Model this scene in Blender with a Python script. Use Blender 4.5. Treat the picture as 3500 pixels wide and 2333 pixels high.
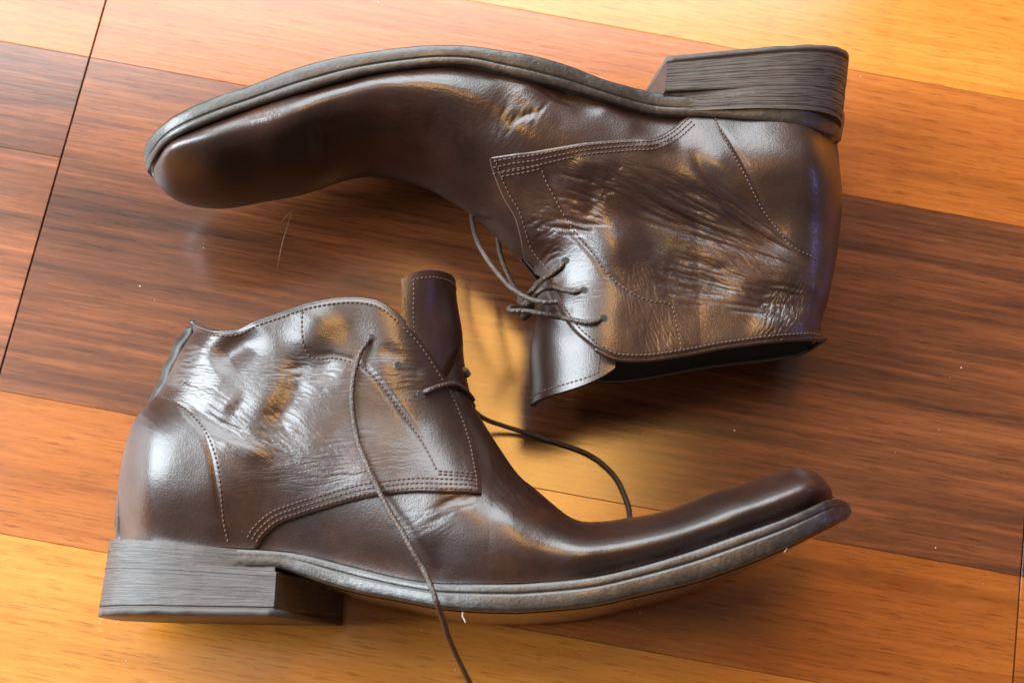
import bpy, math, random
import numpy as np
from mathutils import Matrix, Vector

# ------------------------------------------------------------------ camera
for o in list(bpy.data.objects):
    bpy.data.objects.remove(o)
scene = bpy.context.scene
col = scene.collection
rng = np.random.default_rng(7)

TILT = math.atan(5000 / 16800)          # leaning back from straight down
ROLL = math.radians(-10.2)
CAM_D = 0.645                           # metres from lens to the table
F_D = 5000 / 1.48810                    # focal length in sketch units (picture 2352 wide)


def rot_z(a):
    c, s = math.cos(a), math.sin(a)
    return np.array([[c, -s, 0], [s, c, 0], [0, 0, 1.0]])


def rot_x(a):
    c, s = math.cos(a), math.sin(a)
    return np.array([[1.0, 0, 0], [0, c, -s], [0, s, c]])


CAM_R = rot_z(ROLL) @ rot_x(TILT) @ rot_z(-ROLL)
CAM_C = CAM_R @ np.array([0, 0, CAM_D])

cam_data = bpy.data.cameras.new('camera')
cam = bpy.data.objects.new('camera', cam_data)
col.objects.link(cam)
M = Matrix.Identity(4)
for i in range(3):
    for j in range(3):
        M[i][j] = CAM_R[i, j]
    M[i][3] = CAM_C[i]
cam.matrix_world = M
cam_data.sensor_fit = 'HORIZONTAL'
cam_data.sensor_width = 36.0
cam_data.lens = 36.0 * 5000 / 3500
cam_data.clip_start = 0.01
cam_data.clip_end = 50
cam_data.dof.use_dof = True
cam_data.dof.focus_distance = 0.575
cam_data.dof.aperture_fstop = 12.5
scene.camera = cam

# ------------------------------------------------------------------ light
world = bpy.data.worlds.new('World')
scene.world = world
world.use_nodes = True
wn = world.node_tree.nodes
wn['Background'].inputs['Color'].default_value = (0.84, 0.66, 0.52, 1)
wn['Background'].inputs['Strength'].default_value = 0.34


def area_light(name, loc, target, sx, sy, power, color):
    d = bpy.data.lights.new(name, 'AREA')
    d.shape = 'RECTANGLE'
    d.size, d.size_y, d.energy, d.color = sx, sy, power, color
    o = bpy.data.objects.new(name, d)
    col.objects.link(o)
    o.location = loc
    o.rotation_euler = (Vector(target) - Vector(loc)).to_track_quat('-Z', 'Y').to_euler()
    return o


# the tall window the boots lie under (up and left of them), a second sash, a small far window on the right
area_light('window_light', (-1.30, 0.22, 0.82), (-0.05, 0, 0.03), 1.0, 1.5, 118, (0.82, 0.93, 1.0))
area_light('window_light_back', (-0.15, 1.35, 1.00), (0, 0, 0.03), 1.5, 1.4, 82, (0.86, 0.95, 1.0))
area_light('window_light_far', (1.3, 0.12, 0.50), (0.15, 0.05, 0.03), 0.12, 0.16, 1.4, (0.36, 0.30, 1.0))
# a warm overhead light whose soft reflection lies on the lacquer between the boots
area_light('overhead_light', (0.09, 0.26, 1.20), (0.09, 0.26, 0.0), 0.20, 0.42, 7.5, (1.0, 0.50, 0.12))
# pale ceiling lit by the window, to the left above the table
area_light('ceiling_bounce', (-0.85, 0.30, 1.75), (-0.55, 0.2, 0.0), 1.0, 1.3, 6.0, (1.0, 0.94, 0.87))

scene.view_settings.view_transform = 'Standard'
scene.view_settings.look = 'None'
scene.view_settings.exposure = 0.0
scene.view_settings.gamma = 1.0
scene.view_settings.use_curve_mapping = False


# ------------------------------------------------------------------ numeric helpers
def perlin(x, y, seed=0):
    r = np.random.default_rng(seed)
    perm = r.permutation(512)
    perm = np.concatenate([perm, perm])
    ang = r.random(512) * 2 * np.pi
    gx, gy = np.cos(ang), np.sin(ang)
    xi = np.floor(x).astype(int)
    yi = np.floor(y).astype(int)
    xf, yf = x - xi, y - yi
    u = xf ** 3 * (xf * (xf * 6 - 15) + 10)
    v = yf ** 3 * (yf * (yf * 6 - 15) + 10)

    def g(ix, iy, dx, dy):
        h = perm[(perm[ix % 512] + iy) % 512]
        return gx[h] * dx + gy[h] * dy
    n00 = g(xi, yi, xf, yf)
    n10 = g(xi + 1, yi, xf - 1, yf)
    n01 = g(xi, yi + 1, xf, yf - 1)
    n11 = g(xi + 1, yi + 1, xf - 1, yf - 1)
    return (n00 * (1 - u) + n10 * u) * (1 - v) + (n01 * (1 - u) + n11 * u) * v


def smooth(t):
    t = np.clip(t, 0, 1)
    return t * t * (3 - 2 * t)


def spline(pts, n=200, closed=False):
    """Catmull-Rom through the points, resampled evenly by length (any dimension)."""
    P = np.asarray(pts, float)
    if len(P) == 2:
        t = np.linspace(0, 1, n)[:, None]
        return P[0] * (1 - t) + P[1] * t
    E = np.vstack([2 * P[0] - P[1], P, 2 * P[-1] - P[-2]])
    out = []
    for i in range(1, len(E) - 2):
        p0, p1, p2, p3 = E[i - 1], E[i], E[i + 1], E[i + 2]
        t = np.linspace(0, 1, 16, endpoint=False)[:, None]
        out.append(0.5 * ((2 * p1) + (-p0 + p2) * t + (2 * p0 - 5 * p1 + 4 * p2 - p3) * t ** 2
                          + (-p0 + 3 * p1 - 3 * p2 + p3) * t ** 3))
    out.append(P[-1:])
    Q = np.vstack(out)
    return resample(Q, np.linspace(0, 1, n))


def resample(Q, s):
    Q = np.asarray(Q, float)
    L = np.concatenate([[0], np.cumsum(np.linalg.norm(np.diff(Q[:, :], axis=0), axis=1))])
    L /= L[-1]
    return np.stack([np.interp(s, L, Q[:, k]) for k in range(Q.shape[1])], 1)


def seg_dist(px, py, poly):
    """distance of many points to a polyline, and the parameter along it"""
    best = np.full(px.shape, 1e9)
    par = np.zeros(px.shape)
    n = len(poly) - 1
    for i in range(n):
        ax, ay = poly[i]
        bx, by = poly[i + 1]
        dx, dy = bx - ax, by - ay
        L2 = dx * dx + dy * dy + 1e-18
        t = np.clip(((px - ax) * dx + (py - ay) * dy) / L2, 0, 1)
        d = np.hypot(px - ax - t * dx, py - ay - t * dy)
        m = d < best
        best[m] = d[m]
        par[m] = (i + t[m]) / n
    return best, par


# ------------------------------------------------------------------ mesh helpers
def link_mesh(name, verts, faces, mat, parent=None, smooth_shade=True, origin=(0, 0, 0)):
    me = bpy.data.meshes.new(name)
    v = np.asarray(verts, float) - np.asarray(origin, float)
    me.from_pydata(v.tolist(), [], faces if isinstance(faces, list) else faces.tolist())
    me.update()
    if smooth_shade:
        me.polygons.foreach_set('use_smooth', [True] * len(me.polygons))
    me.materials.append(mat)
    o = bpy.data.objects.new(name, me)
    col.objects.link(o)
    if parent is not None:
        o.parent = parent
    return o


def grid_faces(nr, nc, flip=False, wrap=False, off=0):
    i, j = np.meshgrid(np.arange(nr - 1), np.arange(nc if wrap else nc - 1), indexing='ij')
    j2 = (j + 1) % nc
    a = i * nc + j
    b = i * nc + j2
    c = (i + 1) * nc + j2
    d = (i + 1) * nc + j
    f = np.stack([a, b, c, d] if not flip else [a, d, c, b], -1).reshape(-1, 4) + off
    return f


def tube(path, radius, sides=8, cap=True):
    """verts, faces of a round cord along a path (n,3)"""
    P = np.asarray(path, float)
    n = len(P)
    T = np.gradient(P, axis=0)
    T /= np.linalg.norm(T, axis=1)[:, None] + 1e-12
    ref = np.array([0, 0, 1.0])
    N = np.zeros_like(P)
    prev = np.cross(T[0], ref)
    if np.linalg.norm(prev) < 1e-6:
        prev = np.array([1.0, 0, 0])
    for i in range(n):
        v = prev - T[i] * np.dot(prev, T[i])
        v /= np.linalg.norm(v) + 1e-12
        N[i] = v
        prev = v
    B = np.cross(T, N)
    r = np.broadcast_to(np.asarray(radius, float), (n,))
    a = np.linspace(0, 2 * np.pi, sides, endpoint=False)
    V = P[:, None, :] + r[:, None, None] * (np.cos(a)[None, :, None] * N[:, None, :] + np.sin(a)[None, :, None] * B[:, None, :])
    V = V.reshape(-1, 3)
    F = grid_faces(n, sides, wrap=True).tolist()
    if cap:
        F.append(list(range(sides))[::-1])
        F.append([(n - 1) * sides + k for k in range(sides)])
    return V, F


def join_parts(parts):
    V, F, o = [], [], 0
    for v, f in parts:
        V.append(np.asarray(v))
        F += [[int(k) + o for k in q] for q in f]
        o += len(v)
    return np.vstack(V), F


# ------------------------------------------------------------------ materials
def new_mat(name):
    m = bpy.data.materials.new(name)
    m.use_nodes = True
    nt = m.node_tree
    return m, nt, nt.nodes['Principled BSDF']


def N(nt, kind, **kw):
    n = nt.nodes.new(kind)
    for k, v in kw.items():
        if k in n.inputs:
            n.inputs[k].default_value = v
        else:
            setattr(n, k, v)
    return n


def ramp(nt, src, stops):
    r = nt.nodes.new('ShaderNodeValToRGB')
    e = r.color_ramp.elements
    while len(e) < len(stops):
        e.new(0.5)
    for k, (p, c) in enumerate(stops):
        e[k].position = p
        e[k].color = (*c, 1) if len(c) == 3 else c
    nt.links.new(src, r.inputs['Fac'])
    return r


def leather(name, dark, mid, light, rough=0.36, grain=0.16, coat=0.25, spec=0.45):
    m, nt, p = new_mat(name)
    tc = N(nt, 'ShaderNodeTexCoord')
    n1 = N(nt, 'ShaderNodeTexNoise', Scale=26.0, Detail=5.0, Roughness=0.6, Distortion=0.4)
    nt.links.new(tc.outputs['Object'], n1.inputs['Vector'])
    r = ramp(nt, n1.outputs['Fac'], [(0.30, dark), (0.52, mid), (0.74, light)])
    n2 = N(nt, 'ShaderNodeTexNoise', Scale=420.0, Detail=3.0, Roughness=0.6)
    nt.links.new(tc.outputs['Object'], n2.inputs['Vector'])
    mx = N(nt, 'ShaderNodeMix', data_type='RGBA', blend_type='MULTIPLY')
    mx.inputs['Factor'].default_value = 0.35
    nt.links.new(r.outputs['Color'], mx.inputs['A'])
    nt.links.new(n2.outputs['Fac'], mx.inputs['B'])
    nt.links.new(mx.outputs['Result'], p.inputs['Base Color'])
    n3 = N(nt, 'ShaderNodeTexNoise', Scale=38.0, Detail=6.0, Roughness=0.65)
    nt.links.new(tc.outputs['Object'], n3.inputs['Vector'])
    mr = N(nt, 'ShaderNodeMapRange')
    mr.inputs['To Min'].default_value = rough - 0.10
    mr.inputs['To Max'].default_value = rough + 0.16
    nt.links.new(n3.outputs['Fac'], mr.inputs['Value'])
    nt.links.new(mr.outputs['Result'], p.inputs['Roughness'])
    p.inputs['Specular IOR Level'].default_value = spec
    p.inputs['Coat Weight'].default_value = coat
    p.inputs['Coat Roughness'].default_value = 0.2
    vo = N(nt, 'ShaderNodeTexVoronoi', Scale=1500.0)
    nt.links.new(tc.outputs['Object'], vo.inputs['Vector'])
    ns = N(nt, 'ShaderNodeTexNoise', Scale=520.0, Detail=4.0, Roughness=0.65)
    nt.links.new(tc.outputs['Object'], ns.inputs['Vector'])
    ad = N(nt, 'ShaderNodeMath', operation='ADD')
    nt.links.new(vo.outputs['Distance'], ad.inputs[0])
    nt.links.new(ns.outputs['Fac'], ad.inputs[1])
    b = N(nt, 'ShaderNodeBump', Strength=grain, Distance=0.00035)
    nt.links.new(ad.outputs['Value'], b.inputs['Height'])
    nt.links.new(b.outputs['Normal'], p.inputs['Normal'])
    nt.links.new(b.outputs['Normal'], p.inputs['Coat Normal'])
    return m


MAT_LEATHER = leather('brown_leather', (0.0095, 0.0034, 0.0022), (0.021, 0.0074, 0.0042), (0.044, 0.0162, 0.0076), rough=0.33, coat=0.16, grain=0.12, spec=0.52)
MAT_EDGE = leather('cut_leather_edge', (0.05, 0.024, 0.014), (0.085, 0.040, 0.022), (0.12, 0.06, 0.035), rough=0.7, grain=0.8, coat=0)
MAT_LINING = leather('lining_leather', (0.020, 0.015, 0.012), (0.032, 0.024, 0.018), (0.045, 0.034, 0.026), rough=0.7, coat=0)
MAT_THREAD = leather('thread', (0.040, 0.017, 0.010), (0.066, 0.028, 0.017), (0.10, 0.045, 0.028), rough=0.6, coat=0)
MAT_LACE = leather('waxed_lace', (0.022, 0.013, 0.009), (0.045, 0.027, 0.018), (0.085, 0.055, 0.038), rough=0.42, grain=0.9, coat=0)
MAT_STRAP = leather('dark_strap', (0.006, 0.004, 0.0035), (0.012, 0.007, 0.005), (0.02, 0.011, 0.008), rough=0.5, coat=0)
MAT_HOLE_SHADE = leather('hole_shade', (0.004, 0.003, 0.003), (0.006, 0.005, 0.004), (0.01, 0.008, 0.006), rough=0.8, coat=0)


def worn_edge(name, dark, mid, light, rough, streak=(6, 6, 6), coat=0.0):
    m, nt, p = new_mat(name)
    at = N(nt, 'ShaderNodeAttribute', attribute_name='layer')       # runs along (x) and across (y) the edge
    mp = N(nt, 'ShaderNodeMapping')
    mp.inputs['Scale'].default_value = streak
    nt.links.new(at.outputs['Vector'], mp.inputs['Vector'])
    n1 = N(nt, 'ShaderNodeTexNoise', Scale=1.0, Detail=6.0, Roughness=0.65, Distortion=0.15)
    nt.links.new(mp.outputs['Vector'], n1.inputs['Vector'])
    r = ramp(nt, n1.outputs['Fac'], [(0.30, dark), (0.5, mid), (0.72, light)])
    tc = N(nt, 'ShaderNodeTexCoord')
    n2 = N(nt, 'ShaderNodeTexNoise', Scale=90.0, Detail=6.0, Roughness=0.7)
    nt.links.new(tc.outputs['Object'], n2.inputs['Vector'])
    r2 = ramp(nt, n2.outputs['Fac'], [(0.33, (0.62, 0.60, 0.58)), (0.55, (1, 1, 1)), (0.72, (1.2, 1.12, 1.05))])
    mx = N(nt, 'ShaderNodeMix', data_type='RGBA', blend_type='MULTIPLY')
    mx.inputs['Factor'].default_value = 1.0
    nt.links.new(r.outputs['Color'], mx.inputs['A'])
    nt.links.new(r2.outputs['Color'], mx.inputs['B'])
    nt.links.new(mx.outputs['Result'], p.inputs['Base Color'])
    p.inputs['Roughness'].default_value = rough
    p.inputs['Coat Weight'].default_value = coat
    p.inputs['Specular IOR Level'].default_value = 0.55
    n4 = N(nt, 'ShaderNodeTexNoise', Scale=700.0, Detail=5.0, Roughness=0.7)
    nt.links.new(tc.outputs['Object'], n4.inputs['Vector'])
    ad = N(nt, 'ShaderNodeMath', operation='MULTIPLY_ADD')
    nt.links.new(n1.outputs['Fac'], ad.inputs[0])
    ad.inputs[1].default_value = 1.2
    nt.links.new(n4.outputs['Fac'], ad.inputs[2])
    b = N(nt, 'ShaderNodeBump', Strength=0.38, Distance=0.0005)
    nt.links.new(ad.outputs['Value'], b.inputs['Height'])
    nt.links.new(b.outputs['Normal'], p.inputs['Normal'])
    return m


MAT_SOLE = worn_edge('sole_edge', (0.007, 0.005, 0.004), (0.014, 0.010, 0.008), (0.032, 0.023, 0.017), 0.36, (30, 3, 1), coat=0.1)
MAT_HEEL = worn_edge('stacked_heel', (0.012, 0.0085, 0.0072), (0.030, 0.022, 0.0185), (0.066, 0.050, 0.043), 0.46, (2.5, 75, 1))
MAT_RUBBER = worn_edge('rubber_lift', (0.020, 0.016, 0.014), (0.040, 0.032, 0.027), (0.075, 0.058, 0.046), 0.65, (40, 6, 1))
MAT_BOTTOM = leather('outsole_bottom', (0.05, 0.024, 0.012), (0.085, 0.04, 0.02), (0.12, 0.06, 0.03), rough=0.16, grain=0.08, coat=0.6)
MAT_FLUFF, _nt, _p = new_mat('fluff')
_p.inputs['Base Color'].default_value = (0.55, 0.47, 0.40, 1)
_p.inputs['Roughness'].default_value = 0.9


def wood(name, c_dark, c_mid, c_light, seed, contrast=1.0, vein=(0.02, 0.01, 0.006), vein_amt=0.8, fig=1.0):
    """polished veneer, grain along local x"""
    m, nt, p = new_mat(name)
    tc = N(nt, 'ShaderNodeTexCoord')

    def noise(sx, sy, detail, rough, dist, off):
        mp = N(nt, 'ShaderNodeMapping')
        mp.inputs['Scale'].default_value = (sx, sy, 1)
        mp.inputs['Location'].default_value = (seed * 3.7 + off, seed * 1.9 - off, seed)
        nt.links.new(tc.outputs['Object'], mp.inputs['Vector'])
        n = N(nt, 'ShaderNodeTexNoise', Scale=1.0, Detail=detail, Roughness=rough, Distortion=dist)
        nt.links.new(mp.outputs['Vector'], n.inputs['Vector'])
        return n
    broad = noise(2.2, 26 * fig, 4, 0.55, 0.5, 1.0)
    fine = noise(15, 380, 6, 0.68, 0.25, 5.0)
    vn = noise(4.5, 95 * fig, 4, 0.6, 0.5, 9.0)
    pore = noise(70, 1200, 3, 0.6, 0.0, 13.0)
    mixf = N(nt, 'ShaderNodeMath', operation='MULTIPLY_ADD')
    nt.links.new(fine.outputs['Fac'], mixf.inputs[0])
    mixf.inputs[1].default_value = 0.55
    a2 = N(nt, 'ShaderNodeMath', operation='MULTIPLY')
    nt.links.new(broad.outputs['Fac'], a2.inputs[0])
    a2.inputs[1].default_value = 0.45 + 0.0 * contrast
    nt.links.new(a2.outputs['Value'], mixf.inputs[2])
    s = 0.16 / contrast
    r = ramp(nt, mixf.outputs['Value'], [(0.5 - s, c_dark), (0.5, c_mid), (0.5 + s, c_light)])
    rv = ramp(nt, vn.outputs['Fac'], [(0.52, (0, 0, 0)), (0.70, (1, 1, 1))])
    mv = N(nt, 'ShaderNodeMath', operation='MULTIPLY')
    nt.links.new(rv.outputs['Color'], mv.inputs[0])
    mv.inputs[1].default_value = vein_amt
    mx = N(nt, 'ShaderNodeMix', data_type='RGBA')
    nt.links.new(mv.outputs['Value'], mx.inputs['Factor'])
    nt.links.new(r.outputs['Color'], mx.inputs['A'])
    mx.inputs['B'].default_value = (*vein, 1)
    rp = ramp(nt, pore.outputs['Fac'], [(0.34, (0.62, 0.58, 0.55)), (0.46, (1, 1, 1))])
    mp2 = N(nt, 'ShaderNodeMix', data_type='RGBA', blend_type='MULTIPLY')
    mp2.inputs['Factor'].default_value = 1.0
    nt.links.new(mx.outputs['Result'], mp2.inputs['A'])
    nt.links.new(rp.outputs['Color'], mp2.inputs['B'])
    nt.links.new(mp2.outputs['Result'], p.inputs['Base Color'])
    # satin lacquer, slightly uneven from wear
    rn = N(nt, 'ShaderNodeTexNoise', Scale=9.0, Detail=6.0, Roughness=0.7)
    nt.links.new(tc.outputs['Object'], rn.inputs['Vector'])
    mr = N(nt, 'ShaderNodeMapRange')
    mr.inputs['To Min'].default_value = 0.10
    mr.inputs['To Max'].default_value = 0.24
    nt.links.new(rn.outputs['Fac'], mr.inputs['Value'])
    nt.links.new(mr.outputs['Result'], p.inputs['Roughness'])
    p.inputs['Specular IOR Level'].default_value = 0.5
    b = N(nt, 'ShaderNodeBump', Strength=0.10, Distance=0.0004)
    nt.links.new(fine.outputs['Fac'], b.inputs['Height'])
    nt.links.new(b.outputs['Normal'], p.inputs['Normal'])
    return m


# ------------------------------------------------------------------ the table top
GRAIN = math.radians(-10.3)
GU = np.array([math.cos(GRAIN), math.sin(GRAIN), 0])
GV = np.array([-math.sin(GRAIN), math.cos(GRAIN), 0])
LIGHT = ((0.265, 0.083, 0.009), (0.345, 0.122, 0.016), (0.41, 0.168, 0.030))
MEDIUM = ((0.155, 0.040, 0.006), (0.225, 0.064, 0.010), (0.285, 0.094, 0.017))
DARK = ((0.028, 0.0105, 0.006), (0.082, 0.0255, 0.0095), (0.160, 0.050, 0.016))

board_m, _nt, _p = new_mat('core_board')
_p.inputs['Base Color'].default_value = (0.05, 0.028, 0.018, 1)
_p.inputs['Roughness'].default_value = 0.8


def box(u0, u1, v0, v1, z0, z1, bevel=0.0003):
    V, F = [], []
    b = bevel
    rings = [(z0, 0), (z1 - b, 0), (z1, b)]
    for z, k in rings:
        for (u, v) in ((u0 + k, v0 + k), (u1 - k, v0 + k), (u1 - k, v1 - k), (u0 + k, v1 - k)):
            V.append((u, v, z))
    for r in range(2):
        for k in range(4):
            a, c = r * 4 + k, r * 4 + (k + 1) % 4
            F.append([a, c, c + 4, a + 4])
    F.append([8, 9, 10, 11])
    F.append([3, 2, 1, 0])
    return np.array(V), F


bv, bf = box(-0.62, 0.62, -0.42, 0.46, -0.022, -0.0035)
table = link_mesh('table_top', bv, bf, board_m, None, False)
table.rotation_euler = (0, 0, GRAIN)
table['kind'] = 'structure'
table['label'] = 'polished wooden table top inlaid with light, orange and dark brown veneer strips'

leaves = [(-0.62, -0.21490), (-0.2141, 0.2322), (0.2329, 0.62)]
bands = [(0.1615, 0.46, LIGHT, 0.8, 0.25, 0.7), (0.0978, 0.1615, MEDIUM, 0.9, 0.45, 0.7),
         (-0.0625, 0.0978, DARK, 1.0, 0.7, 1.0), (-0.122, -0.0625, MEDIUM, 0.9, 0.45, 0.7),
         (-0.42, -0.122, LIGHT, 0.8, 0.3, 0.7)]
seed = 1
for bi, (v0, v1, cols, con, va, fig) in enumerate(bands):
    pieces = [(v0, v1, li, u0, u1) for li, (u0, u1) in enumerate(leaves)]
    if cols is DARK:                      # the left leaf carries a dark and a paler brown strip
        pieces = [(0.047, v1, 0, *leaves[0]), (v0, 0.047, 3, *leaves[0])] + pieces[1:]
    for v0, v1, li, u0, u1 in pieces:
        seed += 1
        k = 1.0 + 0.06 * math.sin(seed * 2.3)
        if cols is DARK:
            k = (1.15, 1.05, 1.0, 1.5)[li]
        cc = [tuple(x * k for x in c) for c in cols]
        mat = wood('veneer_%d' % seed, cc[0], cc[1], cc[2], seed, con,
                   (0.018, 0.008, 0.006) if cols is DARK else tuple(x * 0.55 for x in cols[0]), va, fig)
        g = 0.00008
        V, F = box(u0, u1, v0 + g, v1 - g, -0.0034, 0.0, 0.00012)
        o = link_mesh('veneer_strip', V, F, mat, table, False)

# thin scratches and dust in the lacquer
scr_m, _nt, _p = new_mat('scratch_mark')
_p.inputs['Base Color'].default_value = (0.22, 0.11, 0.07, 1)
_p.inputs['Roughness'].default_value = 0.6


def ray_at(pts, z):
    """sketch points to the horizontal plane at height z"""
    P = np.asarray(pts, float)
    d = np.stack([(P[:, 0] - 1176) / F_D, -(P[:, 1] - 784) / F_D, -np.ones(len(P))], 1) @ CAM_R.T
    t = (z - CAM_C[2]) / d[:, 2]
    return CAM_C + d * t[:, None]


def to_table(P):
    return np.stack([P @ GU, P @ GV, P[:, 2]], 1)


def scratch(pts, width):
    W = to_table(ray_at(pts, 0.0002))
    W = spline(W, 14)
    T = np.gradient(W, axis=0)
    T /= np.linalg.norm(T, axis=1)[:, None]
    Nn = np.stack([-T[:, 1], T[:, 0], T[:, 2] * 0], 1)
    k = np.sin(np.linspace(0.08, np.pi - 0.08, 14)) * width / 2
    V = np.vstack([W + Nn * k[:, None], W - Nn * k[:, None]])
    F = [[i, i + 14, i + 15, i + 1] for i in range(13)]
    link_mesh('scratch', V, F, scr_m, table, False)


for pts, w in [([(673, 477), (660, 520), (648, 560), (636, 620)], 0.00022),
               ([(668, 484), (652, 503), (646, 511)], 0.00015)]:
    scratch(pts, w)

speck_V, speck_F = [], []
for k in range(24):
    x, y = rng.random() * 2352, rng.random() * 1568
    c = to_table(ray_at([(x, y)], 0.0003))[0]
    r = 0.00014 + 0.0003 * rng.random() ** 3
    n = 6
    a = np.linspace(0, 2 * np.pi, n, endpoint=False)
    b0 = len(speck_V)
    for q in a:
        rr = r * (0.6 + 0.8 * rng.random())
        speck_V.append(c + np.array([rr * math.cos(q), rr * math.sin(q), 0]))
    speck_V.append(c + np.array([0, 0, r * 0.7]))
    for q in range(n):
        speck_F.append([b0 + q, b0 + (q + 1) % n, b0 + n])
dust = link_mesh('dust', speck_V, speck_F, MAT_FLUFF, table)
dust['kind'] = 'stuff'


# ------------------------------------------------------------------ boots
class Boot:
    def __init__(self, name, label, toe, pitch, roll, ref, ref_z, origin):
        """toe: +1 toe to the right, -1 toe to the left. pitch / roll: how the mid plane leans."""
        self.toe = toe
        n = np.array([-pitch * toe, -roll * toe, 1.0])
        self.n = n / np.linalg.norm(n)
        X = np.array([toe, 0.0, 0.0])
        X -= self.n * (X @ self.n)
        self.X = X / np.linalg.norm(X)
        self.Y = np.cross(self.n, self.X)
        self.O = ray_at([ref], ref_z)[0]
        self.root = bpy.data.objects.new(name, None)
        col.objects.link(self.root)
        self.org = np.array([origin[0], origin[1], 0.0])
        self.root.location = self.org
        self.root['label'] = label
        self.root['category'] = 'boot'
        self.root['group'] = 'pair of brown leather boots'
        self.minz = 9.0

    def un(self, pts, w):
        P = np.asarray(pts, float)
        w = np.broadcast_to(np.asarray(w, float), (len(P),))
        d = np.stack([(P[:, 0] - 1176) / F_D, -(P[:, 1] - 784) / F_D, -np.ones(len(P))], 1) @ CAM_R.T
        t = ((self.O - CAM_C) @ self.n + w) / (d @ self.n)
        Q = CAM_C + d * t[:, None] - self.O
        return np.stack([Q @ self.X, Q @ self.Y], 1)

    def world(self, x, y, w):
        x, y, w = np.broadcast_arrays(np.asarray(x, float), np.asarray(y, float), np.asarray(w, float))
        return self.O + x[..., None] * self.X + y[..., None] * self.Y + w[..., None] * self.n

    def part(self, name, V, F, mat, parent=None, smooth_shade=True, attr=None):
        V = np.asarray(V).reshape(-1, 3)
        self.minz = min(self.minz, V[:, 2].min())
        o = link_mesh(name, V, F, mat, parent or self.root, smooth_shade, self.org)
        if attr is not None:
            a = o.data.attributes.new('layer', 'FLOAT_VECTOR', 'POINT')
            a.data.foreach_set('vector', np.asarray(attr, float).ravel())
        return o

    # --- the swelling of the upper
    def setup(self, back, inst, feather, ws, back_w, inst_w):
        """back / inst: outlines on the mid plane (sketch points); feather: near edge where upper meets welt"""
        self.back = spline(self.un(back, back_w), 80)
        self.inst = spline(self.un(inst, inst_w), 240)
        self.closed = np.vstack([self.back[::-1] * 0 + self.back, np.full((1, 2), np.nan), self.inst])
        wsv = np.interp(np.linspace(0, 1, len(feather)), np.linspace(0, 1, len(ws)), ws) if len(ws) != len(feather) else np.array(ws)
        f = self.un(feather, wsv)
        self.feather = spline(np.column_stack([f, wsv]), 240)
        self.feats = []
        self.flat = 0.70
        self.wr = []

    def feat(self, pts, amp, sig):
        self.feats.append((self.un(pts, 0.032), amp * (0.75e-3 if sig < 5 else 0.46e-3 if self.toe > 0 else 0.55e-3), sig / 5600.0))

    def wrinkle(self, center, radius, angle, wave, amp, seed, stretch=5.0):
        """a field of leather creases; angle in the picture (degrees, clockwise down-right)"""
        c = self.un([center], 0.032)[0]
        p2 = self.un([(center[0] + 50 * math.cos(math.radians(angle)), center[1] + 50 * math.sin(math.radians(angle)))], 0.032)[0]
        d = p2 - c
        d /= np.linalg.norm(d)
        self.wr.append((c, np.array(radius) / 5600.0, d, wave / 5600.0, amp * 1e-3, seed, stretch))

    def fan(self, p0, p1, q0, q1, count, amp, sig, seed):
        """a family of long creases running from the line p0-p1 to the line q0-q1"""
        r = np.random.default_rng(seed)
        count = int(count * 1.8)
        for k in range(count):
            u = (k + 0.5 + 0.6 * (r.random() - 0.5)) / count
            a = np.array(p0) * (1 - u) + np.array(p1) * u
            e = np.array(q0) * (1 - u) + np.array(q1) * u
            d = e - a
            nrm = np.array([-d[1], d[0]]) / (np.hypot(*d) + 1e-9)
            s0, s1 = 0.45 * r.random() ** 1.5, 1 - 0.45 * r.random() ** 1.5
            t = np.linspace(s0, s1, 6)
            wob = np.cumsum(r.normal(0, 3.2, 6))
            wob -= np.linspace(wob[0], wob[-1], 6)
            P = a[None] + d[None] * t[:, None] + nrm[None] * wob[:, None]
            self.feat([tuple(v) for v in P], -amp * (0.36 if self.toe > 0 else 0.62) * (0.4 + r.random()), sig * 0.68 * (0.7 + 0.7 * r.random()))

    def W0(self, x, y):
        f = self.feather
        xs = np.argsort(f[:, 0])
        yf = np.interp(x, f[xs, 0], f[xs, 1])
        ws = np.interp(x, f[xs, 0], f[xs, 2])
        v = y - yf
        d1, _ = seg_dist(x, y, self.back[::4])
        d2, _ = seg_dist(x, y, self.inst)
        ytop = np.interp(x, self.ix, self.iy)
        hgt = np.clip(ytop - yf, 0.004, 0.09)
        wtop = np.interp(x, self.wt_x, self.wt_w)
        wm = ws + (wtop - ws) * smooth(v / 0.065)
        tb = np.clip(v / np.minimum(hgt, 0.06), 0, 1)
        wm = wm + 0.0060 * 10.9 * tb ** 1.5 * (1 - tb) ** 2
        R2 = 0.006 + 0.027 * np.tanh(hgt * 0.72 / 0.027)
        g1 = np.clip(d1 / 0.030, 0, 1)
        g2 = np.clip(d2 / R2, 0, 1)
        p = 2.15
        G1 = (1 - (1 - g1) ** p) ** (1 / p)
        G2 = (1 - (1 - g2) ** p) ** (1 / p)
        return wm * G1 * G2

    def press(self, x, y):
        """the side the boot lies on is flattened by its weight towards the collar"""
        f = self.feather
        xs = np.argsort(f[:, 0])
        v = y - np.interp(x, f[xs, 0], f[xs, 1])
        return 1 - self.flat * smooth((v - 0.015) / 0.07)

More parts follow.
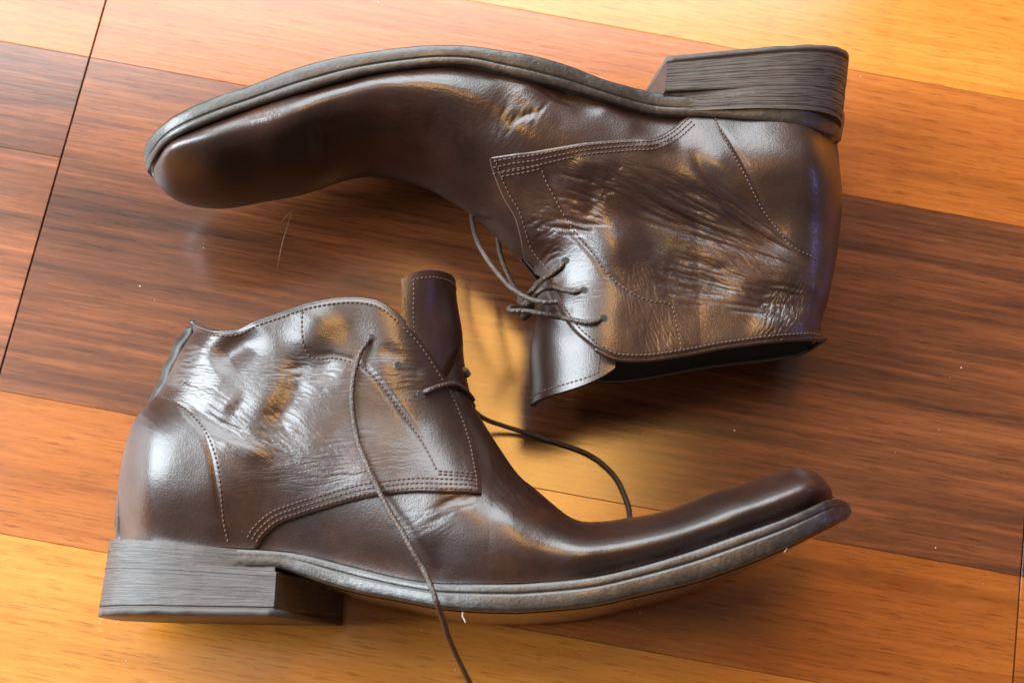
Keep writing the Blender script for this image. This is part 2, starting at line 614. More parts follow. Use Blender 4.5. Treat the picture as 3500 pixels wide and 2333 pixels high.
    def dW(self, x, y):
        out = np.zeros(x.shape)
        for P, amp, sg in self.feats:
            d, t = seg_dist(x, y, P) if len(P) > 1 else (np.hypot(x - P[0, 0], y - P[0, 1]), 0)
            tap = smooth(t / 0.35) * smooth((1 - t) / 0.35) if len(P) > 2 else 1.0
            out += amp * tap * np.exp(-0.5 * (d / sg) ** 2)
        out += 0.0009 * perlin(x / 0.024 + 31, y / 0.024 + 17, 3) + 0.00012 * perlin(x / 0.009 + 7, y / 0.009 + 70, 6)
        out += 0.00002 * perlin(x / 0.0022 + 7, y / 0.0022 + 70, 16)
        for c, rad, d, wv, amp, sd, st in self.wr:
            lx = (x - c[0]) * d[0] + (y - c[1]) * d[1]
            ly = -(x - c[0]) * d[1] + (y - c[1]) * d[0]
            m = np.exp(-((lx / rad[0]) ** 2 + (ly / rad[1]) ** 2) ** 1.5)
            wx = lx + 0.5 * wv * perlin(lx / (wv * 4), ly / (wv * 4), sd + 9)
            wy = ly + 1.0 * wv * perlin(lx / (wv * 5) + 5, ly / (wv * 5), sd + 5)
            st = st * 1.7
            n = perlin(wx / (wv * st) + 40, wy / wv + 40, sd)
            n2 = perlin(wx / (wv * st * 0.5) + 80, wy / (wv * 0.5) + 80, sd + 1)
            rid = np.exp(-(n / 0.16) ** 2) + 0.35 * np.exp(-(n2 / 0.16) ** 2)
            out += -amp * 0.24 * m * rid + amp * 0.35 * m * perlin(wx / (wv * 7) + 11, wy / (wv * 2.6) + 3, sd + 2)
        return out

    def W(self, x, y, folds=True):
        w = self.W0(x, y)
        if folds:
            w = w + self.dW(x, y) * smooth(w / 0.016)
        return w

    def on(self, pts, folds=False):
        """sketch points to local x, y on the near surface"""
        q = self.un(pts, 0.03)
        for _ in range(7):
            q = self.un(pts, self.W(q[:, 0], q[:, 1], folds))
        return q

    def lift(self, pts, extra=0.0):
        """sketch points to world points lying on the near surface"""
        q = self.un(pts, 0.03)
        ex = np.broadcast_to(np.asarray(extra, float), (len(q),))
        for _ in range(8):
            w = self.W(q[:, 0], q[:, 1]) + ex
            q = self.un(pts, w)
        return self.world(q[:, 0], q[:, 1], w)


def coons(left, right, bottom, top, s, t, k=1.0):
    """grid (t rows, s columns): ruled between bottom and top, pulled to the left and right curves at the ends"""
    L, Rr = resample(left, t), resample(right, t)
    B, T = resample(bottom, s), resample(top, s)
    s_, t_ = s[None, :, None], t[:, None, None]
    base = (1 - t_) * B[None] + t_ * T[None]
    return base + (1 - s_) ** k * (L[:, None] - base[:, :1]) + s_ ** k * (Rr[:, None] - base[:, -1:])


QT = 0.0021       # thickness of the quarter leather


def build_upper(b, S):
    """vamp, two quarters and lining of one boot. S: dictionary of sketch curves"""
    # ---- vamp
    fe = b.feather
    k0 = int(np.argmin(np.abs(fe[:, 0] - b.un([S['vamp_start']], 0.03)[0, 0])))
    bottom = fe[k0:, :2]
    topc = b.inst[S['vamp_inst0']:]
    left = spline(np.vstack([bottom[0], b.un(S['vamp_back'], 0.02), topc[0]]), 120)
    right = np.array([bottom[-1], (bottom[-1] + topc[-1]) / 2, topc[-1]])
    n_s, n_t = 560, 130
    u = np.linspace(0, 1, n_s)
    s = 1 - (1 - u) ** 1.35
    tau = np.linspace(0, 1, n_t)
    t = 1 - (1 - tau) ** 2.0
    G = coons(left, right, bottom, topc, s, t, 5.0)
    x, y = G[..., 0], G[..., 1]
    w = b.W(x, y)
    w[-1] = 0
    w0 = b.W0(x, y)
    near = b.world(x, y, w)
    far = b.world(x, y, -w0 * b.press(x, y))[::-1][1:]
    V = np.concatenate([near, far], 0)
    F = grid_faces(V.shape[0], n_s)
    b.part('vamp', V, F, MAT_LEATHER)

    # ---- quarters
    seam = b.on(S['seam'])
    front = b.on(S['front'])
    colr = b.on(S['collar'])
    colr[0] = b.back[-1]
    rightq = np.vstack([spline(seam, 140), spline(front, 200)[1:]])
    kk = int(np.argmin(np.hypot(fe[:, 0] - seam[0, 0], fe[:, 1] - seam[0, 1])))
    bot = fe[:kk + 1, :2].copy()
    bot[0] = b.back[0]
    rightq[0] = bot[-1]
    topq = spline(colr, 200)
    rightq[-1] = topq[-1]
    tops = []
    for side, far in ((1, False), (-1, True)):
        n_s, n_t = (150, 120) if far else (500, 440)
        s = np.linspace(0, 1, n_s) ** 1.5
        t = np.linspace(0, 1, n_t)
        G = coons(b.back, rightq, bot, topq, s, t)
        x, y = G[..., 0], G[..., 1]
        w = b.W(x, y, not far)
        if far:
            w = w * b.press(x, y)
        e = QT * smooth(w / 0.012)
        w_out = w + e
        # the free edges roll in a little
        edge = np.minimum.reduce([(1 - s)[None, :] * 90 + 0 * t[:, None], (1 - t)[:, None] * 90 + 0 * s[None, :]])
        w_out = w_out - 0.0007 * np.exp(-edge * 1.2) * (w > 0.004)
        out = b.world(x, y, side * w_out)
        inn = b.world(x, y, side * (w_out - QT * 0.92 * smooth(w / 0.006)))
        nr, nc = x.shape
        idx = np.arange(nr * nc).reshape(nr, nc)
        F = grid_faces(nr, nc, flip=far)
        o = b.part('quarter', out, F, MAT_LEATHER)
        if not far:
            b.q_near = o
        # rim of cut leather along the seam, the front and the collar
        loop = np.concatenate([idx[:, -1], idx[-1, ::-1][1:]])
        ro = out.reshape(-1, 3)[loop]
        ri = inn.reshape(-1, 3)[loop]
        mid = (ro + ri) / 2
        # slightly proud bead so that the cut edge reads
        RV = np.stack([ro, mid, ri], 0)
        b.part('cut_edge', RV, grid_faces(3, len(loop), flip=not far), MAT_EDGE, o)
        lw = w_out - QT * smooth(w / 0.006)
        tops.append(b.world(x[-1], y[-1], side * (w_out[-1] - QT * 0.45)))
        ri_, ci_ = np.unique(np.r_[0:nr:3, nr - 1]), np.unique(np.r_[0:nc:3, nc - 1])
        sub = np.ix_(ri_, ci_)
        b.part('lining', b.world(x[sub], y[sub], side * (lw[sub] - 0.0004)), grid_faces(len(ri_), len(ci_), flip=not far), MAT_LINING, o)
    rim = np.concatenate([tops[0][::-1], tops[1][1:]], 0)
    rim = resample(rim, np.linspace(0, 1, 420))
    V, F = tube(rim, 0.0011, 8)
    b.part('collar_binding', V, F, MAT_LEATHER)
    b.seam, b.front, b.colr = spline(seam, 200), spline(front, 200), topq
    return


def near_offset(b):
    return QT


def stitch_mesh(b, pts_xy, spacing=0.00175, width=0.00036, on_quarter=True, extra=0.0002):
    """tiny thread stitches along a local xy curve on the near surface"""
    L = np.concatenate([[0], np.cumsum(np.linalg.norm(np.diff(pts_xy, axis=0), axis=1))])
    n = max(2, int(L[-1] / spacing))
    V, F = [], []
    ls = (np.arange(n) + 0.5) * L[-1] / n
    hl = 0.40 * L[-1] / n

    def at(l):
        x, y = np.interp(l, L, pts_xy[:, 0]), np.interp(l, L, pts_xy[:, 1])
        w = b.W(x, y)
        if on_quarter:
            w = w + QT * smooth(w / 0.012)
        return b.world(x, y, w + extra)
    A, C, Mi = at(np.clip(ls - hl, 0, L[-1])), at(np.clip(ls + hl, 0, L[-1])), at(ls)
    for i in range(n):
        T = C[i] - A[i]
        ln = np.linalg.norm(T)
        T /= ln + 1e-12
        B = np.cross(b.n, T)
        B /= np.linalg.norm(B) + 1e-12
        U = np.cross(T, B)
        tilt = 0.12 * (rng.random() - 0.5)
        o = len(V)
        for fr, wd, h in ((-1, 0.25, -0.6), (-0.6, 0.9, 0.35), (0.6, 0.9, 0.35), (1, 0.25, -0.6)):
            c = Mi[i] + T * (ln / 2 * fr) + B * (tilt * ln / 2 * fr)
            for (p, q) in ((-1, 0), (0, 1), (1, 0), (0, -1)):
                V.append(c + B * (width * wd * p) + U * (width * (wd * q * 0.8 + h * 0.5)))
        for r in range(3):
            for k in range(4):
                a, d = o + r * 4 + k, o + r * 4 + (k + 1) % 4
                F.append([a, d, d + 4, a + 4])
        F.append([o + 3, o + 2, o + 1, o])
        F.append([o + 12, o + 13, o + 14, o + 15])
    return np.array(V), F


def offset_curve(P, d):
    T = np.gradient(P, axis=0)
    T /= np.linalg.norm(T, axis=1)[:, None] + 1e-12
    return P + np.stack([-T[:, 1], T[:, 0]], 1) * d


def stitching(b, rows, on_quarter=True):
    parts = [stitch_mesh(b, r, on_quarter=on_quarter) for r in rows]
    V, F = join_parts(parts)
    o = b.part('stitching', V, F, MAT_THREAD)
    o['kind'] = 'stuff'
    return o


def build_sole(b, S):
    """outsole with welt: lofted across the boot, station by station"""
    n = 300
    uu = np.linspace(0, 1, n)
    s = 0.5 - 0.5 * np.cos(np.pi * uu)
    s = 0.55 * s + 0.45 * uu
    T = resample(spline(np.column_stack([b.un(S['sole_top'], S['sole_top_w']), S['sole_top_w']]), 400), s)
    Bm = resample(spline(np.column_stack([b.un(S['sole_bot'], S['sole_bot_w']), S['sole_bot_w']]), 400), s)
    we = T[:, 2]
    # profile of the near edge from inside top to the bottom: (across thickness k, inset in w)
    prof = [(0.00, 0.0100), (0.00, 0.0014), (0.015, 0.0006), (0.05, 0.0001), (0.26, 0.0), (0.335, 0.0001), (0.36, 0.0006), (0.385, 0.0001),
            (0.46, -0.0001), (0.65, -0.0002), (0.84, 0.0), (0.95, 0.0003), (0.985, 0.0009), (1.0, 0.0022)]
    rows, att = [], []
    lens = np.concatenate([[0], np.cumsum(np.linalg.norm(np.diff(T[:, :2], axis=0), axis=1))])
    wob = 0.0003 * perlin(lens / 0.012, lens * 0 + 0.5, 8)
    hf = smooth((lens - 0.070) / 0.03)
    for k, ins in prof:
        if 0.3 < k < 0.4:
            ins = ins * hf
        xy = T[:, :2] * (1 - k) + Bm[:, :2] * k
        jag = 0.00035 * perlin(lens / 0.0035, lens * 0 + k * 7 + 0.3, 21) * (k > 0.8)
        rows.append(b.world(xy[:, 0], xy[:, 1], np.maximum(we - ins - wob - jag, 0)))
        att.append(np.stack([lens * 10, lens * 0 + k, lens * 0], 1))
    inner = []
    for k, ins in prof[::-1]:
        xy = T[:, :2] * (1 - k) + Bm[:, :2] * k
        inner.append(b.world(xy[:, 0], xy[:, 1], -np.maximum(we - ins, 0)))
    A = np.array(rows)
    # near edge, bottom, far edge, top as one closed loop of rows
    V = np.concatenate([A, np.array(inner)], 0)
    at_all = np.concatenate([np.array(att), np.array(att)[::-1]], 0)
    nr = V.shape[0]
    F = grid_faces(nr, n, flip=True).tolist()
    # close the loop (top face between last and first row)
    F += [[(nr - 1) * n + j + 1, (nr - 1) * n + j, j, j + 1][::-1] for j in range(n - 1)]
    F.append([r * n for r in range(nr)])
    F.append([r * n + n - 1 for r in range(nr)][::-1])
    o = b.part('outsole', V, F, MAT_SOLE, attr=at_all.reshape(-1, 3))
    # polished leather bottom
    nb = len(prof)
    bot = []
    for q in np.linspace(1, -1, 13):
        xy = Bm[:, :2]
        off = offset_curve(xy, -0.0004 if b.toe > 0 else -0.0004)
        bot.append(b.world(off[:, 0], off[:, 1], (we - 0.0042) * q))
    b.part('sole_bottom', np.array(bot), grid_faces(13, n, flip=True), MAT_BOTTOM)
    b.sole_bottom_curve = Bm
    return o


def build_heel(b, S):
    """stacked heel: a D-shaped plan with thin leather layers standing slightly proud of each other"""
    # corner points in the local plane: rear/front at top and bottom
    tr, tf, br, bf_ = b.un(S['heel'], S['heel_w'])
    wh = S['heel_half']
    lay = 52
    # plan outline param: from front near corner round the back to the front far corner
    n = 120
    out = []
    q = np.linspace(-1, 1, n)
    # superellipse D: x from 0 (rear) to 1 (front), w from +1 to -1
    ang = np.linspace(0, np.pi, n - 20)
    p = 2.9
    xr = 1 - np.abs(np.sin(ang)) ** (2 / p)
    wr = np.sign(np.cos(ang)) * np.abs(np.cos(ang)) ** (2 / p)
    rear_frac = 0.62
    plan = [(xr_ * rear_frac, w_) for xr_, w_ in zip(xr, wr)]
    st = np.linspace(1, rear_frac, 11)[:-1]
    plan = [(a, 1.0) for a in st] + plan + [(a, -1.0) for a in st[::-1]]
    plan = np.array(plan)
    rows, att = [], []
    levels = []
    for k in range(lay):
        a0, a1 = k / lay, (k + 1) / lay
        levels += [(a0 + 0.06 / lay, k), (a1 - 0.06 / lay, k)]
    jit = rng.normal(0, 0.00007, lay)
    jit[rng.integers(0, lay, 9)] -= 0.00014
    arc = np.concatenate([[0], np.cumsum(np.hypot(*np.diff(plan, axis=0).T))])
    for a, k in levels:
        rear = tr * (1 - a) + br * a
        frnt = tf * (1 - a) + bf_ * a
        inset = jit[k] + 0.00022 * perlin(arc * 9 + 40, arc * 0 + k * 0.9, 5)
        if a > 0.97:
            inset = inset - 0.0006
        tuck = 0.0026 * smooth((plan[:, 0] - 0.55) / 0.42) * (1 - smooth((a - S['heel_join']) / 0.03))
        ww = plan[:, 1] * (wh + inset - tuck)
        fx = plan[:, 0] * (1 - 0.015 * (1 - smooth((a - S['heel_join']) / 0.03))) + plan[:, 0] ** 2 * (1 - plan[:, 1]) / 2 * S['heel_skew'] * smooth((a - S['heel_join'] + 0.03) / 0.03)
        xy = rear[None] * (1 - fx[:, None]) + frnt[None] * fx[:, None]
        d = (rear - frnt) / np.linalg.norm(rear - frnt)
        xy = xy + d[None] * (inset * (1 - plan[:, 0]))[:, None]
        rows.append(b.world(xy[:, 0], xy[:, 1], ww))
        att.append(np.stack([arc, np.full(n, 0) + a * 1.0 if len(arc) == n else arc * 0 + a, arc * 0 + k], 1))
    V = np.array(rows)
    nr, nc = V.shape[0], V.shape[1]
    F = grid_faces(nr, nc, flip=False).tolist()
    F += [[r * nc + nc - 1, r * nc, (r + 1) * nc, (r + 1) * nc + nc - 1] for r in range(nr - 1)]
    F.append(list(range(nc))[::-1])
    F.append([(nr - 1) * nc + j for j in range(nc)])
    heel = b.part('heel', V, F, MAT_HEEL, smooth_shade=False, attr=np.array(att).reshape(-1, 3))
    # rubber top lift on the ground side
    down = ((br - tr) / np.linalg.norm(br - tr) + (bf_ - tf) / np.linalg.norm(bf_ - tf)) / 2
    rr = []
    at2 = []
    for k, (dd, ins) in enumerate(((0.0, 0.0), (0.0012, 0.0001), (0.0024, -0.0001), (0.0028, -0.0008))):
        fx = plan[:, 0] + plan[:, 0] ** 2 * (1 - plan[:, 1]) / 2 * S['heel_skew']
        chip = 0.0016 * np.clip(perlin(arc * 14 + 3, arc * 0 + 0.4, 12), 0, 1) * (k >= 2)
        rear, frnt = br + down * dd, bf_ + down * dd
        xy = rear[None] * (1 - fx[:, None]) + frnt[None] * fx[:, None]
        rr.append(b.world(xy[:, 0], xy[:, 1], plan[:, 1] * (wh + ins - chip)))
        at2.append(np.stack([arc, arc * 0 + k * 0.3, arc * 0], 1))
    V = np.array(rr)
    nr = V.shape[0]
    F = grid_faces(nr, nc).tolist()
    F += [[r * nc + nc - 1, r * nc, (r + 1) * nc, (r + 1) * nc + nc - 1] for r in range(nr - 1)]
    F.append([(nr - 1) * nc + j for j in range(nc)])
    F.append(list(range(nc))[::-1])
    b.part('heel_lift', V, F, MAT_HEEL, heel, attr=np.array(at2).reshape(-1, 3))


def build_tongue(b, S):
    """half-pipe of leather rising out of the opening"""
    ridge = spline(b.un(S['tongue'], 0.0), 60)
    nl, na = 70, 60
    s = np.linspace(0, 1, nl)
    P = resample(ridge, s)
    T = np.gradient(P, axis=0)
    T /= np.linalg.norm(T, axis=1)[:, None]
    Nn = np.stack([-T[:, 1], T[:, 0]], 1) * S['tongue_side']
    a = np.linspace(-1, 1, na)
    ang = a * math.radians(82)
    L = np.linalg.norm(np.diff(ridge, axis=0), axis=1).sum()
    surf = []
    for off in (0.0, 0.0024):
        x = np.zeros((nl, na))
        y = np.zeros((nl, na))
        w = np.zeros((nl, na))
        for j in range(na):
            cut = S['tongue_cut'] * abs(a[j]) ** 5 + S.get('tongue_slant', 0) * max(0, a[j]) + S.get('tongue_far', 0) * max(0, -a[j])
            ss = np.clip(s * (1 - cut), 0, 1)
            pj = resample(ridge, ss)
            nj = np.stack([np.interp(ss, s, Nn[:, 0]), np.interp(ss, s, Nn[:, 1])], 1)
            dep = S['tongue_depth'] * (1 - math.cos(ang[j])) / (1 - math.cos(math.radians(82))) + off * math.cos(ang[j])
            rip = 0.0006 * np.sin(ss * 9 + a[j] * 3)
            x[:, j] = pj[:, 0] + nj[:, 0] * (dep + rip)
            y[:, j] = pj[:, 1] + nj[:, 1] * (dep + rip)
            w[:, j] = (S['tongue_half'] - off * abs(math.sin(ang[j]))) * math.sin(ang[j]) / math.sin(math.radians(82))
        surf.append(b.world(x, y, w))
    A, Bs = surf
    flip = b.toe * S['tongue_side'] < 0
    o = b.part('tongue', A, grid_faces(nl, na), MAT_LEATHER)
    b.part('lining', Bs, grid_faces(nl, na), MAT_LINING, o)
    ia = np.arange(nl * na).reshape(nl, na)
    loop = np.concatenate([ia[:, 0], ia[-1, 1:], ia[::-1, -1][1:]])
    r0, r1 = A.reshape(-1, 3)[loop], Bs.reshape(-1, 3)[loop]
    RV = np.stack([r0, (r0 + r1) / 2, r1], 0)
    b.part('cut_edge', RV, grid_faces(3, len(loop)), MAT_EDGE, o)
    # stitch row just inside the border
    i0, j0, j1 = nl - 5, 4, na - 5
    path = np.concatenate([A[8:i0, j1], A[i0, j1:j0:-1], A[i0:8:-1, j0]], 0)
    path = spline(path[::3], 300)
    st = []
    Lp = np.concatenate([[0], np.cumsum(np.linalg.norm(np.diff(path, axis=0), axis=1))])
    n = int(Lp[-1] / 0.0019)
    for k in range(n):
        l0 = (k + 0.15) * Lp[-1] / n
        l1 = (k + 0.85) * Lp[-1] / n
        q = np.stack([[np.interp(l, Lp, path[:, c]) for c in range(3)] for l in (l0, (l0 + l1) / 2, l1)])
        st.append(tube(q, [0.0002, 0.00042, 0.0002], 5))
    V, F = join_parts(st)
    so = b.part('stitching', V, F, MAT_THREAD, o)
    so['kind'] = 'stuff'


def build_lace(b, pts3, name='lace', r=0.00102):
    path = spline(pts3, 200)
    ln = np.linalg.norm(np.diff(path, axis=0), axis=1).sum()
    path = spline(pts3, int(ln / 0.00035))
    l_ = np.linspace(0, ln, len(path))
    path = path + 0.00022 * np.stack([perlin(l_ / 0.009, l_ * 0 + k + 0.4, 60 + k) for k in range(3)], 1)
    V, F = tube(path, r, 10)
    # twisted cord: a fine spiral in the radius
    n = len(path)
    V = V.reshape(n, 10, 3)
    c = path[:, None, :]
    ln = np.concatenate([[0], np.cumsum(np.linalg.norm(np.diff(path, axis=0), axis=1))])
    ph = np.sin(ln[:, None] / 0.0011 * 2 * np.pi / 2 + np.arange(10)[None] * 2 * np.pi / 10 * 2)
    V = c + (V - c) * (1 + 0.05 * ph[..., None])
    return b.part(name, V.reshape(-1, 3), F, MAT_LACE)


def build_eyelet(b, p):
    """punched eyelet: a flat dark disc painted as the shade inside, with a pressed leather lip"""
    c = b.un([p], 0.03)
    for _ in range(6):
        c = b.un([p], b.W(c[:, 0], c[:, 1]) + QT)
    x, y = c[0]
    ww = float(b.W(np.array([x]), np.array([y]))[0]) + QT
    a = np.linspace(0, 2 * np.pi, 20, endpoint=False)
    rings = []
    for r, dz in ((0.0018, -0.0001), (0.0016, 0.00010), (0.0014, 0.00008), (0.0012, -0.0002)):
        X, Y = x + r * np.cos(a), y + r * np.sin(a)
        wl = b.W(X, Y) + QT
        rings.append(b.world(X, Y, wl + dz))
    V = np.concatenate(rings, 0)
    o = b.part('eyelet', V, grid_faces(4, 20, wrap=True), MAT_LEATHER)
    X, Y = x + 0.0014 * np.cos(a), y + 0.0014 * np.sin(a)
    wl = b.W(X, Y) + QT + 0.00012
    V = np.concatenate([b.world(X, Y, wl), b.world(np.array([x]), np.array([y]), np.array([ww + 0.00012]))], 0)
    b.part('hole_disc', V, [[k, (k + 1) % 20, 20] for k in range(20)], MAT_HOLE_SHADE, o)  # near-black disc on the leather paints the shade inside the opening


def build_backstay(b, pts, half, proud, name='backstay'):
    """strip of leather folded over the back seam"""
    P = spline(b.un(pts, 0.013), 90)
    T = np.gradient(P, axis=0)
    T /= np.linalg.norm(T, axis=1)[:, None]
    Nn = np.stack([-T[:, 1], T[:, 0]], 1)
    l = np.linspace(0, 1, 90)
    wav = 0.0003 * np.sin(l * 26) + 0.0005 * perlin(l * 9, l * 0 + 0.5, 4)
    rows = []
    a = np.linspace(-1, 1, 13)
    for q in a:
        d = (0.0008 + (proud - 0.0008) * smooth(l / 0.25) * smooth((1 - l) / 0.05)) * (1 - abs(q) ** 3) + wav
        rows.append(b.world(P[:, 0] + Nn[:, 0] * d, P[:, 1] + Nn[:, 1] * d, np.full(90, half * q)))
    for q in a[::-1]:
        d = -0.0012 + wav
        rows.append(b.world(P[:, 0] + Nn[:, 0] * d, P[:, 1] + Nn[:, 1] * d, np.full(90, half * q * 0.9)))
    V = np.array(rows)
    nr = V.shape[0]
    F = grid_faces(nr, 90).tolist()
    F += [[(nr - 1) * 90 + j, (nr - 1) * 90 + j + 1, j + 1, j] for j in range(89)]
    F.append([r * 90 for r in range(nr)])
    F.append([r * 90 + 89 for r in range(nr)])
    return b.part(name, V, F, MAT_STRAP)


# ================================================================== lower boot (toe to the right)
A = Boot('ankle_boot', 'brown leather ankle boot with toe to the right, one loose lace trailing over its sole',
         1, 0.070, 0.050, (1200, 1335), 0.0492, tuple(ray_at([(1000, 1150)], 0)[0][:2]))
A_back = [(266, 1240), (262, 1200), (264, 1160), (270, 1110), (281, 1060), (296, 1010), (316, 965), (345, 928), (372, 900),
          (388, 865), (405, 825), (428, 785), (452, 750)]
A_inst = [(1046, 640), (1052, 700), (1058, 760), (1064, 820), (1072, 870), (1088, 925), (1108, 961), (1144, 1018), (1190, 1084),
          (1232, 1120), (1262, 1146), (1293, 1172), (1314, 1186), (1339, 1194), (1380, 1194), (1435, 1187), (1515, 1173), (1575, 1153),
          (1635, 1128), (1695, 1111), (1755, 1090), (1815, 1072), (1859, 1072), (1893, 1089), (1915, 1115), (1921, 1135)]
A_feather = [(272, 1240), (300, 1242), (340, 1243), (400, 1247), (480, 1254), (560, 1259), (620, 1262), (690, 1270), (760, 1287),
             (830, 1305), (900, 1322), (960, 1333), (1010, 1338), (1075, 1339), (1150, 1339), (1215, 1337), (1290, 1332), (1355, 1324), (1475, 1297),
             (1595, 1261), (1715, 1219), (1795, 1191), (1855, 1167), (1900, 1147), (1921, 1139)]
A_ws = [0.004, 0.018, 0.027, 0.031, 0.032, 0.031, 0.030, 0.030, 0.031, 0.033, 0.036, 0.039, 0.041, 0.043, 0.044, 0.044, 0.0435, 0.043, 0.040,
        0.037, 0.034, 0.031, 0.027, 0.018, 0.004]
A.setup(A_back, A_inst, A_feather, A_ws, np.linspace(0.001, 0.011, len(A_back)), 0.010)
o_ = np.argsort(A.inst[40:, 0])
A.ix, A.iy = A.inst[40:, 0][o_], A.inst[40:, 1][o_]
xs_ = A.un([(272, 1240), (640, 900), (1000, 900), (1300, 1200), (1600, 1150), (1920, 1130)], 0.03)[:, 0]
A.wt_x, A.wt_w = xs_, np.array([0.034, 0.038, 0.040, 0.042, 0.036, 0.030])
for pts, amp, sg in [
        ([(600, 752), (565, 795), (530, 822), (490, 850)], -7.5, 24),
        ([(395, 912), (460, 950), (530, 998), (595, 1040)], -3.2, 13),
        ([(500, 1000), (560, 1035), (640, 1072)], 2.4, 14),
        ([(470, 900), (520, 925), (560, 950)], 2.0, 22),
        ([(612, 925)], 3.8, 34),
        ([(640, 862), (720, 845), (800, 865)], -2.8, 24),
        ([(690, 905), (655, 960)], -2.0, 18),
        ([(760, 990), (800, 1030)], 2.2, 70),
        ([(680, 830), (725, 770), (760, 705)], 3.0, 30),
        ([(810, 780), (850, 810)], -2.2, 28),
        ([(900, 820), (960, 860)], -1.6, 12), ([(930, 850), (985, 880)], 1.2, 10),
        ([(500, 770), (470, 800)], 3.0, 22),
        ([(1010, 1230), (1012, 1290), (1018, 1335)], -0.9, 14),
        ([(960, 1250), (975, 1310)], 1.2, 20),
        ([(1100, 1142), (1050, 1158), (995, 1182)], -1.7, 6),
        ([(1130, 1180), (1200, 1205), (1330, 1225)], 1.2, 16),
        ([(1160, 1120), (1210, 1165), (1290, 1200)], -1.6, 10),
        ([(1620, 1170), (1560, 1185)], -0.8, 22),
        ([(640, 1150), (560, 1180)], -1.5, 40),
        ([(400, 1120)], 1.5, 60)]:
    A.feat(pts, amp, sg)
A.wrinkle((560, 985), (150, 70), 32, 9, 0.32, 11, 5)
A.wrinkle((470, 850), (90, 75), 5, 8, 0.28, 12, 4)
A.wrinkle((700, 1000), (140, 110), 40, 8, 0.3, 13, 4)
A.wrinkle((700, 870), (130, 50), 10, 8, 0.5, 14, 4)
A.wrinkle((930, 870), (90, 70), -5, 10, 0.35, 15, 6)
A.wrinkle((1170, 1120), (110, 60), 48, 8, 0.45, 16, 4)
A.wrinkle((1300, 1250), (200, 50), 80, 9, 0.18, 53, 3)
A.wrinkle((1010, 1185), (80, 50), -15, 9, 0.35, 17, 4)
A.wrinkle((780, 1090), (220, 50), -5, 10, 0.22, 18, 5)
A.fan((480, 880), (430, 960), (640, 985), (640, 1075), 12, 0.42, 4.0, 1)
A.fan((400, 780), (385, 880), (500, 810), (480, 900), 11, 0.34, 4.0, 2)
A.fan((610, 930), (560, 1010), (740, 1010), (700, 1080), 9, 0.5, 4.0, 3)
A.fan((640, 840), (650, 880), (800, 850), (800, 890), 5, 0.6, 4.5, 4)
A.fan((860, 860), (900, 930), (1000, 850), (1040, 930), 6, 0.35, 4.0, 5)
A.fan((1120, 1030), (1110, 1120), (1260, 1170), (1200, 1200), 9, 0.5, 4.0, 6)
A.fan((960, 1180), (980, 1215), (1100, 1145), (1110, 1170), 4, 0.5, 3.5, 7)
A.fan((720, 1010), (720, 1120), (900, 1000), (900, 1110), 8, 0.2, 4.0, 8)
for ln in ([(374, 914), (400, 923), (430, 943), (460, 973), (485, 1013), (500, 1060), (508, 1110), (512, 1160), (517, 1205), (527, 1248)],
           [(714, 823), (735, 826), (770, 824), (815, 836), (845, 855), (880, 892), (920, 945), (960, 1000), (985, 1042), (1004, 1081)]):
    A.feat(ln, -0.75, 4.6)
SA = dict(vamp_start=(520, 1256), vamp_inst0=28, vamp_back=[(720, 1150), (900, 990), (1020, 890)],
          seam=[(595, 1260), (610, 1234), (641, 1207), (680, 1192), (720, 1179), (798, 1156), (850, 1144), (894, 1137), (952, 1131), (1030, 1132), (1107, 1133)],
          front=[(1107, 1133), (1105, 1100), (1099, 1065), (1090, 1020), (1076, 975), (1060, 935), (1040, 895), (1015, 855), (990, 815), (960, 775), (930, 745)],
          collar=[(452, 750), (470, 756), (500, 766), (540, 762), (590, 742), (640, 725), (700, 705), (760, 692), (810, 688), (850, 692), (880, 703), (905, 721), (930, 745)],
          sole_top=[(262, 1243), (290, 1242), (340, 1243), (400, 1247), (480, 1254), (560, 1260), (620, 1263), (690, 1271), (760, 1288), (830, 1306), (900, 1323),
                    (960, 1334), (1010, 1339), (1075, 1340), (1150, 1340), (1215, 1338), (1355, 1325), (1475, 1298), (1595, 1262), (1715, 1220), (1795, 1192), (1855, 1167), (1905, 1146), (1938, 1148), (1952, 1160)],
          sole_top_w=np.array([0.003, 0.023, 0.031, 0.0345, 0.0350, 0.0345, 0.034, 0.034, 0.035, 0.037, 0.040, 0.043, 0.045, 0.047, 0.048, 0.048, 0.0475, 0.0455, 0.0425, 0.040, 0.037, 0.033, 0.027, 0.014, 0.002]),
          sole_bot=[(244, 1298), (275, 1302), (340, 1304), (400, 1304), (480, 1304), (560, 1303), (637, 1304), (690, 1321), (760, 1344), (830, 1362), (900, 1375),
                    (960, 1387), (1010, 1396), (1075, 1402), (1150, 1405), (1215, 1404), (1355, 1391), (1475, 1365), (1595, 1336), (1715, 1295), (1795, 1262), (1855, 1234), (1915, 1204), (1945, 1190), (1956, 1178)],
          heel=[(271, 1249), (640, 1270), (246, 1403), (631, 1398)], heel_w=[0.0, 0.034, 0.0, 0.034], heel_half=0.0362, heel_join=0.32, heel_skew=0.22,
          tongue=[(1092, 930), (1072, 870), (1062, 810), (1058, 750), (1054, 700), (1048, 646)], tongue_side=1, tongue_half=0.027, tongue_depth=0.021, tongue_cut=0.08, tongue_slant=0.0, tongue_far=0.0)
SA['sole_bot_w'] = SA['sole_top_w']
build_sole(A, SA)
build_heel(A, SA)
build_upper(A, SA)
build_tongue(A, SA)
